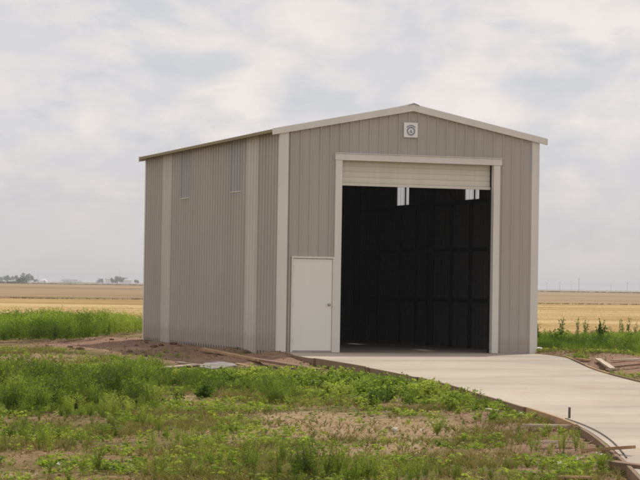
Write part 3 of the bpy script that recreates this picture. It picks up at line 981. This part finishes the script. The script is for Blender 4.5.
# --- broad-leaved band below the long board and along the drive
Bb = [(200, 383, 40, 8, .8), (250, 384, 50, 8, .9), (300, 385, 45, 8, 1), (340, 388, 45, 10, 1), (380, 394, 40, 10, 1), (420, 399, 38, 9, .95), (460, 406, 28, 8, .85), (492, 409, 20, 5, .5), (480, 418, 40, 6, .5), (205, 398, 16, 6, .8), (372, 407, 20, 5, .8),
      (150, 380, 40, 6, .5), (180, 405, 30, 6, .35), (300, 400, 60, 8, .4), (440, 440, 60, 6, .15), (540, 440, 30, 7, .3), (400, 470, 60, 6, .3), (230, 430, 60, 8, .2), (110, 440, 80, 10, .2), (35, 360, 60, 4, .22), (110, 363, 40, 3, .2), (250, 376, 40, 3, .5)]
c = candidates(26000, -160, 760, 352, 486)
den = blobs(c[:, 3], c[:, 4], Bb)
nz = fbm(c[:, 0] * 1.1 + 7, c[:, 1] * 1.1)
k = rng.random(len(c)) < np.clip(den * sstep(.28, .55, nz + .25 * den), 0, 1) * .42
c2 = c[k]; d2 = den[k]
h = (.10 + .20 * d2) * rng.uniform(.6, 1.25, len(c2))
tn = np.clip(.55 + 1.4 * (fbm(c2[:, 0] * .9 + 80, c2[:, 1] * .9) - .5) + rng.normal(0, .12, len(c2)), 0, 1)
scatter('leafy_weeds', c2[:, :3], h, [t[0] for t in T_broad], M_broad, tn, 'low leafy green weeds in a band before the driveway edge', 'weeds', 1.15)
# --- short grass
c = candidates(120000, -200, 800, 349, 487)
nz = fbm(c[:, 0] * .7 + 3, c[:, 1] * .7 + 9)
tanp = blobs(c[:, 3], c[:, 4], TAN)
padd = np.hypot(np.maximum(0, -c[:, 0]), np.maximum(0, np.maximum(-1.5 - c[:, 1], c[:, 1] - 13)))
k = rng.random(len(c)) < np.clip(sstep(.36, .64, nz) * .8 + .18 - .85 * tanp, .085, 1) * np.where((padd < 3.2) & (c[:, 0] < .2), .03, 1)
c3 = c[k]
h = rng.uniform(.02, .075, len(c3)) * (1 + .6 * (nz[k] > .55))
tn = np.clip(.35 + .45 * fbm(c3[:, 0] * .5 + 11, c3[:, 1] * .5) + rng.normal(0, .22, len(c3)), 0, 1)
scatter('short_grass', c3[:, :3], h, T_tuft, M_grass, tn, 'short sparse olive grass over the foreground earth', 'grass', 1.5, .12)
c = candidates(44000, -200, 800, 349, 487)
nz = fbm(c[:, 0] * 1.3 + 33, c[:, 1] * 1.3 + 19)
padd = np.hypot(np.maximum(0, -c[:, 0]), np.maximum(0, np.maximum(-1.5 - c[:, 1], c[:, 1] - 13)))
tanp = blobs(c[:, 3], c[:, 4], TAN)
k = rng.random(len(c)) < np.clip(sstep(.46, .66, nz) * .9 - .8 * tanp, .02, 1) * np.where((padd < 3.2) & (c[:, 0] < .2), .02, 1)
cf = c[k]
scatter('low_forbs', cf[:, :3], rng.uniform(.03, .11, len(cf)), T_forb, M_broad, np.clip(.38 + .55 * fbm(cf[:, 0] * .7 + 61, cf[:, 1] * .7) + rng.normal(0, .14, len(cf)), 0, 1), 'low creeping green leaves spread between the weed clumps', 'ground cover', 1.4)
c = candidates(30000, -200, 800, 349, 487)
def litter(g):
    o = []
    for q in range(3):
        a = g.uniform(0, 6.28); d = np.array([math.cos(a), math.sin(a), g.uniform(-.02, .12)]); s = np.array([-d[1], d[0], 0]) * g.uniform(.02, .05)
        p = np.array([g.uniform(-.6, .6), g.uniform(-.6, .6), .06])
        o.append(np.array([p - s, p + s, p + d + s * .5, p + d - s * .5]))
    return np.concatenate(o)
scatter('dry_litter', c[:, :3], rng.uniform(.04, .16, len(c)), [litter(g0) for _ in range(8)], M_straw, rng.uniform(-.3, .9, len(c)), 'dry broken stalks and straw lying over the bare earth', 'litter', 1.0, .3)
c = candidates(26000, -200, 800, 336, 487)
def crumb(g):
    a = g.uniform(0, 6.28); R_ = np.array([[math.cos(a), -math.sin(a), 0], [math.sin(a), math.cos(a), 0], [0, 0, 1]])
    b = np.array([(-1, -.7, -.3), (.9, -1, -.3), (1, .8, -.3), (-.8, 1, -.3), (-.5, -.4, .8), (.5, -.5, .9), (.5, .5, .7), (-.5, .5, .9)]) * g.uniform(.7, 1.2, (8, 3)) @ R_.T
    return np.concatenate([b[[0, 1, 5, 4]], b[[1, 2, 6, 5]], b[[2, 3, 7, 6]], b[[3, 0, 4, 7]], b[[4, 5, 6, 7]]])
scatter('soil_crumbs', c[:, :3], np.minimum(rng.exponential(.0055, len(c)), .022) + .003, [crumb(g0) for _ in range(8)], M_soil, np.full(len(c), .5), 'small crumbs of brown earth lying over the ground', 'soil crumbs', 1.0)
# --- little white flower heads
c = candidates(900, 250, 640, 405, 475)
k = rng.random(len(c)) < .35 * blobs(c[:, 3], c[:, 4], [(405, 424, 40, 8, 1), (460, 430, 40, 10, .8), (560, 466, 50, 8, .6), (350, 432, 50, 8, .4)])
c4 = c[k]
def flower(g):
    o = []
    for q in range(6):
        a = g.uniform(0, 6.28); r = g.uniform(0, .35)
        x, y, z = r * math.cos(a), r * math.sin(a), g.uniform(.7, 1)
        s = .12
        o.append(np.array([(x - s, y, z), (x, y - s, z + .03), (x + s, y, z), (x, y + s, z + .05)]))
    return np.concatenate(o)
scatter('white_flowers', c4[:, :3], rng.uniform(.05, .09, len(c4)), [flower(g0) for _ in range(4)], M_flower, np.full(len(c4), .5), 'tiny white flower heads sprinkled on the bare patch', 'flowers')
# --- tall weeds behind, left and right of the shed
def rear(n, px0, px1, py0, py1, front, name, label, hfun, tmul, T, wide):
    c = candidates(n, px0, px1, py0, py1)
    nz = fbm(c[:, 0] * .35 + 2, c[:, 1] * .35)
    k = (c[:, 4] < front(c[:, 3]) + 3 * (nz - .5)) & (rng.random(len(c)) < .35 + sstep(.3, .6, nz))
    c = c[k]
    h = hfun(c) * rng.uniform(.7, 1.15, len(c)) * (.55 + .95 * fbm(c[:, 0] * .5, c[:, 1] * .5 + 70))
    tn = np.clip(tmul + .28 + 1.2 * (fbm(c[:, 0] * .45 + 20, c[:, 1] * .45) - .5) + rng.normal(0, .1, len(c)), 0, 1)
    scatter(name, c[:, :3], h, T, M_weed, tn, label, 'weeds', wide)
rear(5500, -160, 175, 331, 346, lambda x: 343 - np.maximum(0, x - 70) * .13, 'tall_weeds', 'tall dense green weeds standing in a belt left behind the shed', lambda c: np.full(len(c), .66), .22, [t[0] for t in T_feather_lo], .8)
rear(4200, 500, 800, 341, 360, lambda x: 357 + (x - 560) * .04, 'tall_weeds', 'green weeds standing in a belt right of the shed', lambda c: np.full(len(c), .34), .15, [t[0] for t in T_feather_lo], .9)
rear(230, 500, 800, 340, 357, lambda x: 356 + (x - 560) * .04, 'bushy_weeds', 'taller bushy weeds scattered through the green belt right of the shed', lambda c:   .26 + .36 * sstep(.45, .7, fbm(c[:, 0] * .8 + 5, c[:, 1] * .8)), .05, [t[0] for t in T_broad], .8)
# --- straw tufts in the near stubble
c = candidates(30000, -150, 800, 307, 342)
k = (c[:, 1] > 14)
c = c[k]
scatter('straw_stubble', c[:, :3], rng.uniform(.04, .11, len(c)), T_straw, M_straw, rng.uniform(0, 1, len(c)), 'dry straw stubble standing in the golden field', 'stubble', 1.0)
# rough upper edge of the standing wheat, front shade painted into the stalks
p = rng.uniform(0, 1, (22000, 1)); P = w0 + (w1 - w0) * p
off = rng.exponential(1.5, (22000, 1)) - .6; dn = (f0 - w0) / np.linalg.norm(f0 - w0)
P = P + dn * off
scatter('wheat_edge', np.c_[P, np.full(len(P), -.27)], rng.uniform(.14, .22, len(P)), T_straw, leaf('shaded_wheat_stalk', (.075, .054, .022), (.12, .085, .035), (.17, .125, .055), .2), rng.uniform(0, 1, len(P)), 'rough front edge of the standing crop with its shade painted in brown', 'crop', 3.5)

# --- single plants one can point at
def single(px, py, h, kind, label, wide=1.0, tint=.4, seed=0, group='single weeds one can tell apart'):
    g = np.random.default_rng(500 + seed)
    x, y, z = at_ground(px, py)
    o = empty('weed_plant', (x, y, z), label, 'plant', group)
    if kind == 'feather': Lv, Sv = feathery(g, 14, 46, .5, .15, .022)
    elif kind == 'broad': Lv, Sv = broadleaf(g, 9, 20, .2, .10, .55)
    elif kind == 'bush': Lv, Sv = broadleaf(g, 12, 40, .16, .09, .42)
    else:                                         # slender upright stalk with a seed spike
        Lv, Sv = feathery(g, 3, 70, .10, .10, .035)
    for nm, Vv, mt in (('leaves', Lv, M_broad if kind in ('broad', 'bush') else M_weed), ('stem', Sv, M_stem)):
        Q = Vv * np.array([h * wide, h * wide, h]) + np.array([x, y, z])
        t = np.repeat(g.uniform(tint - .2, tint + .2, len(Q) // 4), 4)
        big_mesh(nm, Q, np.arange(len(Q)).reshape(-1, 4), mt, t, (x, y, z), o)
single(437, 436, .26, 'feather', 'lone bright green feathery weed on the bare patch in the middle foreground', 1.2, .75, 1)
single(207, 397, .34, 'feather', 'dark green bushy weed right of the big left clump', 1.0, .1, 2)
single(277, 404, .26, 'feather', 'round green weed at the lower rim of the leafy band, left of the bare patch', 1.2, .35, 3)
single(371, 408, .30, 'broad', 'dark leafy weed at the lower rim of the band, above the bare patch', 1.1, .1, 4)
single(388, 402, .32, 'broad', 'dark leafy weed just right of another one in the middle band', 1.1, .15, 5)
single(502, 409, .15, 'broad', 'leafy weed against the form board where the red earth begins', 1.3, .4, 6)
single(600, 473, .22, 'feather', 'bright green weed at the lower right near the timber block', 1.1, .6, 7)
single(397, 377.5, .22, 'broad', 'upright weed poking above the driveway edge in the middle', .8, .4, 8)
for i, (px, py, h, lab) in enumerate([(538.5, 351, .95, 'tall dark weed stalk tight against the right corner of the shed'), (561.5, 343, .98, 'slender weed stalk standing alone between shed corner and the bush'), (577, 341, .80, 'shorter one of a pair of weed stalks left of the bush'), (585.5, 341, .88, 'taller one of a pair of weed stalks left of the bush'), (622, 342, .80, 'left weed stalk of the group right of the bush'), (628, 341, .86, 'middle weed stalk of the group right of the bush'), (635, 342, .70, 'right weed stalk of the group right of the bush')]):
    single(px, py, h, 'stalk', lab, .9, .15, 20 + i, 'weed stalks right of the shed')
single(600.5, 346, .92, 'bush', 'dark leafy bush rising above the weeds right of the shed', .52, .1, 40)

# ------------------------------------------------------------------ far things
def far_tree(px, dist, h, w, label, seed, zsc=1.0):
    g = np.random.default_rng(900 + seed)
    x, y = far(px, dist)
    o = empty('far_tree', (x, y, -.27), label, 'tree', 'trees on the horizon')
    m = MB().tube([(x, y, -.3), (x + .1, y, h * .25), (x, y + .1, h * .6)], [h * .035, h * .028, h * .01], 6)
    for q in range(4):
        a = g.uniform(0, 6.28)
        m.tube([(x, y, h * .3), (x + math.cos(a) * w * .25, y + math.sin(a) * w * .25, h * g.uniform(.5, .75))], [h * .016, h * .006], 5)
    m.build('trunk', M_bark, o)
    n = 700
    nb = 9
    w = w * 1.35
    cen = np.c_[g.normal(0, w * .24, nb), g.normal(0, w * .24, nb), g.uniform(.32, .8, nb) * h]
    rad = g.uniform(.12, .22, nb) * w
    b = g.integers(0, nb, n)
    d = g.normal(size=(n, 3)); d /= np.linalg.norm(d, axis=1, keepdims=True)
    base = cen[b] + d * (rad[b] * g.uniform(.6, 1.05, n))[:, None]
    base[:, 2] = np.clip(base[:, 2], h * .12, h)
    Q = leafquads(base + (x, y, -.27), g.normal(size=(n, 3)), np.full(n, h * .12), np.full(n, h * .08), g)
    big_mesh('crown', Q, np.arange(len(Q)).reshape(-1, 4), M_treeleaf, np.repeat(np.clip(.4 + .25 * d[:, 2] * 0 + g.normal(0, .2, n), 0, 1), 4), (x, y, -.27), o)
D = 2100
for i, (px, d, h, w, lab) in enumerate([(-12, D, 6, 10, 'hazy far tree at the left picture edge, outermost of the row'), (3, D, 6.0, 8, 'hazy far tree near the left edge, second of the row'), (8, D + 60, 6.8, 7, 'hazy far tree near the left edge, third of the row'), (14.5, D, 7.2, 6.5, 'hazy far tree, fourth of the left row, before a gap'), (22.5, D + 40, 7.0, 6, 'hazy far tree left of the tallest one'), (29.5, D, 9.5, 8, 'tallest hazy far tree in the left row'), (36.5, D + 100, 4.2, 4, 'small far shrub-like tree between the tallest tree and white dome'),
        (68, 2600, 4.2, 14, 'low far grey tree mound right of the white dome'), (76, 2600, 3.6, 12, 'lower far grey tree mound ending in open horizon'), (102, D, 5.0, 7, 'far tree left of the small white house'), (113, D, 6.5, 6, 'far tree right of the small white house'), (118, D + 30, 7.4, 7, 'tallest far tree of the clump between the white buildings'), (123.5, D, 6.2, 7, 'far tree left of the long white shed'), (136.5, D + 80, 5.2, 4, 'far tree nearest the shed, right of the white shed')]):
    far_tree(px, d, h, w, lab, i)
far_tree(23.5, 1150, 3.2, 4.6, 'dark rounded bush in the field line below the far left trees', 60)
far_tree(18.8, 1150, 2.2, 4.0, 'low dark bush touching the rounded one in the field line', 61)
def house(px, dist, w, dpt, h, roofh, label, name, cat, rm=M_farroof, wm=M_farwhite, win=2):
    x, y = far(px, dist)
    o = empty(name, (x, y, -.27), label, cat, 'white buildings on the horizon')
    MB().box(x - w / 2, x + w / 2, y - dpt / 2, y + dpt / 2, -.3, h).build('wall', wm, o)
    e = .3
    MB().prism([(x - w / 2 - e, y - dpt / 2 - e, h + .003), (x + w / 2 + e, y - dpt / 2 - e, h + .003), (x + w / 2 + e, y, h + roofh), (x - w / 2 - e, y, h + roofh)], (0, 0, .12)).build('roof', rm, o)
    MB().prism([(x - w / 2 - e, y + dpt / 2 + e, h + .003), (x - w / 2 - e, y, h + roofh), (x + w / 2 + e, y, h + roofh), (x + w / 2 + e, y + dpt / 2 + e, h + .003)], (0, 0, .12)).build('roof', rm, o)
    MB().add([(x - w / 2 + .02, y - dpt / 2, h), (x - w / 2 + .02, y + dpt / 2, h), (x - w / 2 + .02, y, h + roofh)], [(0, 1, 2)]).build('gable', wm, o)
house(108.6, D - 40, 3.4, 5, 4.2, 1.0, 'small white house on the horizon before the far tree clump', 'farm_house', 'house')
house(128.2, D - 60, 6.0, 8, 3.2, 1.0, 'long low white shed on the horizon nearest the metal shed', 'farm_shed', 'shed')
x, y = far(44.5, D)
o = empty('storage_dome', (x, y, -.27), 'white rounded storage dome on the horizon right of the far tree row', 'dome')
m = MB(); v = []
for j in range(7):
    th = math.pi / 2 * j / 6
    for i in range(20):
        ph = 2 * math.pi * i / 20
        v.append((x + 4.2 * math.cos(th) * math.cos(ph), y + 4.2 * math.cos(th) * math.sin(ph), -.3 + 3.6 * math.sin(th)))
m.add(v, [(j * 20 + i, j * 20 + (i + 1) % 20, (j + 1) * 20 + (i + 1) % 20, (j + 1) * 20 + i) for j in range(6) for i in range(20)])
m.build('shell', M_farwhite, o, smooth=True)
m = MB().box(x - .6, x + .6, y - 4.6, y - 3.6, -.3, 2.2).build('door', M_farroof, o)
def pole(px, dist, h, label, arm=True, r=.15, cat='pole', name='utility_pole', group='poles on the horizon'):
    dist, h = dist * 1.45, h * 1.42
    x, y = far(px, dist)
    o = empty(name, (x, y, -.27), label, cat, group)
    MB().tube([(x, y, -.4), (x, y, h)], [r, r * .7], 8).build('shaft', M_farpole, o)
    if arm:
        MB().box(x - 1.3, x + 1.3, y - .08, y + .08, h - .9, h - .7).build('crossarm', M_farpole, o)
pole(38.8, 1800, 9.5, 'thin far mast standing left of the white dome', False, .13, 'mast', 'mast')
pole(120.3, 1800, 11.5, 'thin far mast rising from the tree clump between white buildings', False, .13, 'mast', 'mast')
pole(547.5, 1700, 6.0, 'faint far utility pole nearest the right wall of the shed')
pole(560.5, 1600, 6.5, 'far utility pole above the slender lone weed stalk')
pole(572.0, 1700, 5.0, 'shorter far utility pole left of the tallest one')
pole(579.5, 1500, 8.6, 'tallest far utility pole on the right horizon', True, .2)
pole(611.5, 1800, 5.4, 'faint far utility pole right of the bush')
pole(628.0, 1500, 6.6, 'far utility pole near the right picture edge')
# olive hedge line along the far field edge
p = rng.uniform(0, 1, (16000, 1)); c0 = np.array(f0); c1_ = np.array(f1)
P = c0 + (c1_ - c0) * p + rng.normal(0, 3, (len(p), 2))
px_, _ = pix(np.c_[P, np.zeros(len(P))])
hh = np.where(px_ < 20, rng.uniform(.7, 1.5, len(P)), rng.uniform(.35, .95, len(P)))
scatter('hedge_line', np.c_[P, np.full(len(P), -.27)], hh, [t[0] for t in T_feather_lo], leaf('dry_hedge', (.085, .062, .022), (.125, .092, .034), (.17, .125, .05), .2), rng.uniform(0, 1, len(P)), 'thin olive line of scrub along the far field edge', 'scrub', 2.6)

# ------------------------------------------------------------------ air
hz = bpy.data.materials.new('dusty_air'); hz.use_nodes = True
ht = hz.node_tree; ht.nodes.clear()
ho = ht.nodes.new('ShaderNodeOutputMaterial'); hv = ht.nodes.new('ShaderNodeVolumePrincipled')
hv.inputs['Color'].default_value = (.84, .865, .915, 1); hv.inputs['Density'].default_value = .00024
hv.inputs['Anisotropy'].default_value = .2
ht.links.new(hv.outputs[0], ho.inputs['Volume'])
hb = MB().box(-9500, 9500, -1300, 9500, -1.6, 18).build('haze', hz)
prop(hb, 'thin dusty air over the flat fields', 'haze', kind='stuff')

# ------------------------------------------------------------------ light
sun_vec = np.array([2.3, 2.2, 4.87]); sun_vec /= np.linalg.norm(sun_vec)   # towards the sun
sl = bpy.data.lights.new('sun', 'SUN')
sl.energy = 3.0
sl.angle = math.radians(.53)
sl.color = (1.0, .94, .84)
so = bpy.data.objects.new('sun', sl)
so.rotation_euler = Vector(sun_vec).to_track_quat('Z', 'Y').to_euler()
so.location = (20, 20, 40)
COL.objects.link(so)

w = bpy.data.worlds.new('World')
sc.world = w
w.use_nodes = True
t = w.node_tree
t.nodes.clear()
nn = lambda typ: t.nodes.new(typ)
lk = t.links.new
STR = .10
sky = nn('ShaderNodeTexSky'); sky.sky_type = 'NISHITA'; sky.sun_disc = False
sky.sun_elevation = math.asin(sun_vec[2]); sky.sun_rotation = math.atan2(sun_vec[0], sun_vec[1])
sky.dust_density = 3.0
tc = nn('ShaderNodeTexCoord')
def cn(scale, rot, loc, detail, rough, dist):
    mp = nn('ShaderNodeMapping'); mp.inputs['Scale'].default_value = scale; mp.inputs['Location'].default_value = loc
    mp.inputs['Rotation'].default_value = rot
    lk(tc.outputs['Generated'], mp.inputs['Vector'])
    q = nn('ShaderNodeTexNoise'); q.inputs['Scale'].default_value = 1; q.inputs['Detail'].default_value = detail
    q.inputs['Roughness'].default_value = rough; q.inputs['Distortion'].default_value = dist
    lk(mp.outputs['Vector'], q.inputs['Vector'])
    return q.outputs['Fac']
def rampw(fac, stops):
    r = nn('ShaderNodeValToRGB'); e = r.color_ramp.elements
    while len(e) < len(stops): e.new(.5)
    for el, (p_, c_) in zip(e, stops):
        el.position = p_; el.color = (*c_, 1) if isinstance(c_, tuple) else (c_, c_, c_, 1)
    lk(fac, r.inputs['Fac']); return r.outputs['Color']
def mixw(fac, a, b, mode='MIX'):
    m_ = nn('ShaderNodeMix'); m_.data_type = 'RGBA'; m_.blend_type = mode
    for i, v_ in ((0, fac), (6, a), (7, b)):
        if isinstance(v_, float): m_.inputs[i].default_value = v_
        elif isinstance(v_, tuple): m_.inputs[i].default_value = (*v_, 1)
        else: lk(v_, m_.inputs[i])
    return m_.outputs[2]
big = cn((17, 17, 25), (0, 0, 0), (4.1, 1.2, .9), 10, .50, .15)
wisp = cn((30, 30, 75), (0, 0, 0), (7, 2, 4), 6, .6, .5)
s_ = 1 / STR
grey = tuple(v_ * s_ for v_ in (.690, .684, .708))
white = tuple(v_ * s_ for v_ in (.900, .830, .788))
cloud = mixw(rampw(big, [(.45, 0.0), (.52, .45), (.58, .75), (.68, 1.0)]), grey, white)
cloud = mixw(rampw(wisp, [(.46, 0.0), (.66, .4)]), cloud, white)
clear = mixw(.82, sky.outputs['Color'], tuple(v_ * s_ for v_ in (.590, .625, .685)))
holes = rampw(cn((16, 16, 42), (0, 0, 0), (1, 8, 2), 5, .55, .4), [(.52, 0.0), (.66, .65)])
col = mixw(holes, cloud, clear)
# near the horizon the dusty air washes the clouds out
sep = nn('ShaderNodeSeparateXYZ'); lk(tc.outputs['Generated'], sep.inputs[0])
hor = rampw(sep.outputs['Z'], [(0.0, .92), (.03, .55), (.07, 0.0)])
col = mixw(hor, col, tuple(v_ * s_ for v_ in (.640, .598, .592)))
bg = nn('ShaderNodeBackground'); bg.inputs['Strength'].default_value = STR
lk(col, bg.inputs['Color'])
ow = nn('ShaderNodeOutputWorld'); lk(bg.outputs[0], ow.inputs['Surface'])

# ------------------------------------------------------------------ render settings
sc.view_settings.view_transform = 'Standard'
sc.view_settings.look = 'None'
sc.view_settings.exposure = 0
sc.view_settings.gamma = 1
sc.view_settings.use_curve_mapping = False
sc.cycles.max_bounces = 8
sc.cycles.transparent_max_bounces = 8
sc.cycles.pixel_filter_type = 'BLACKMAN_HARRIS'
sc.cycles.filter_width = 1.9
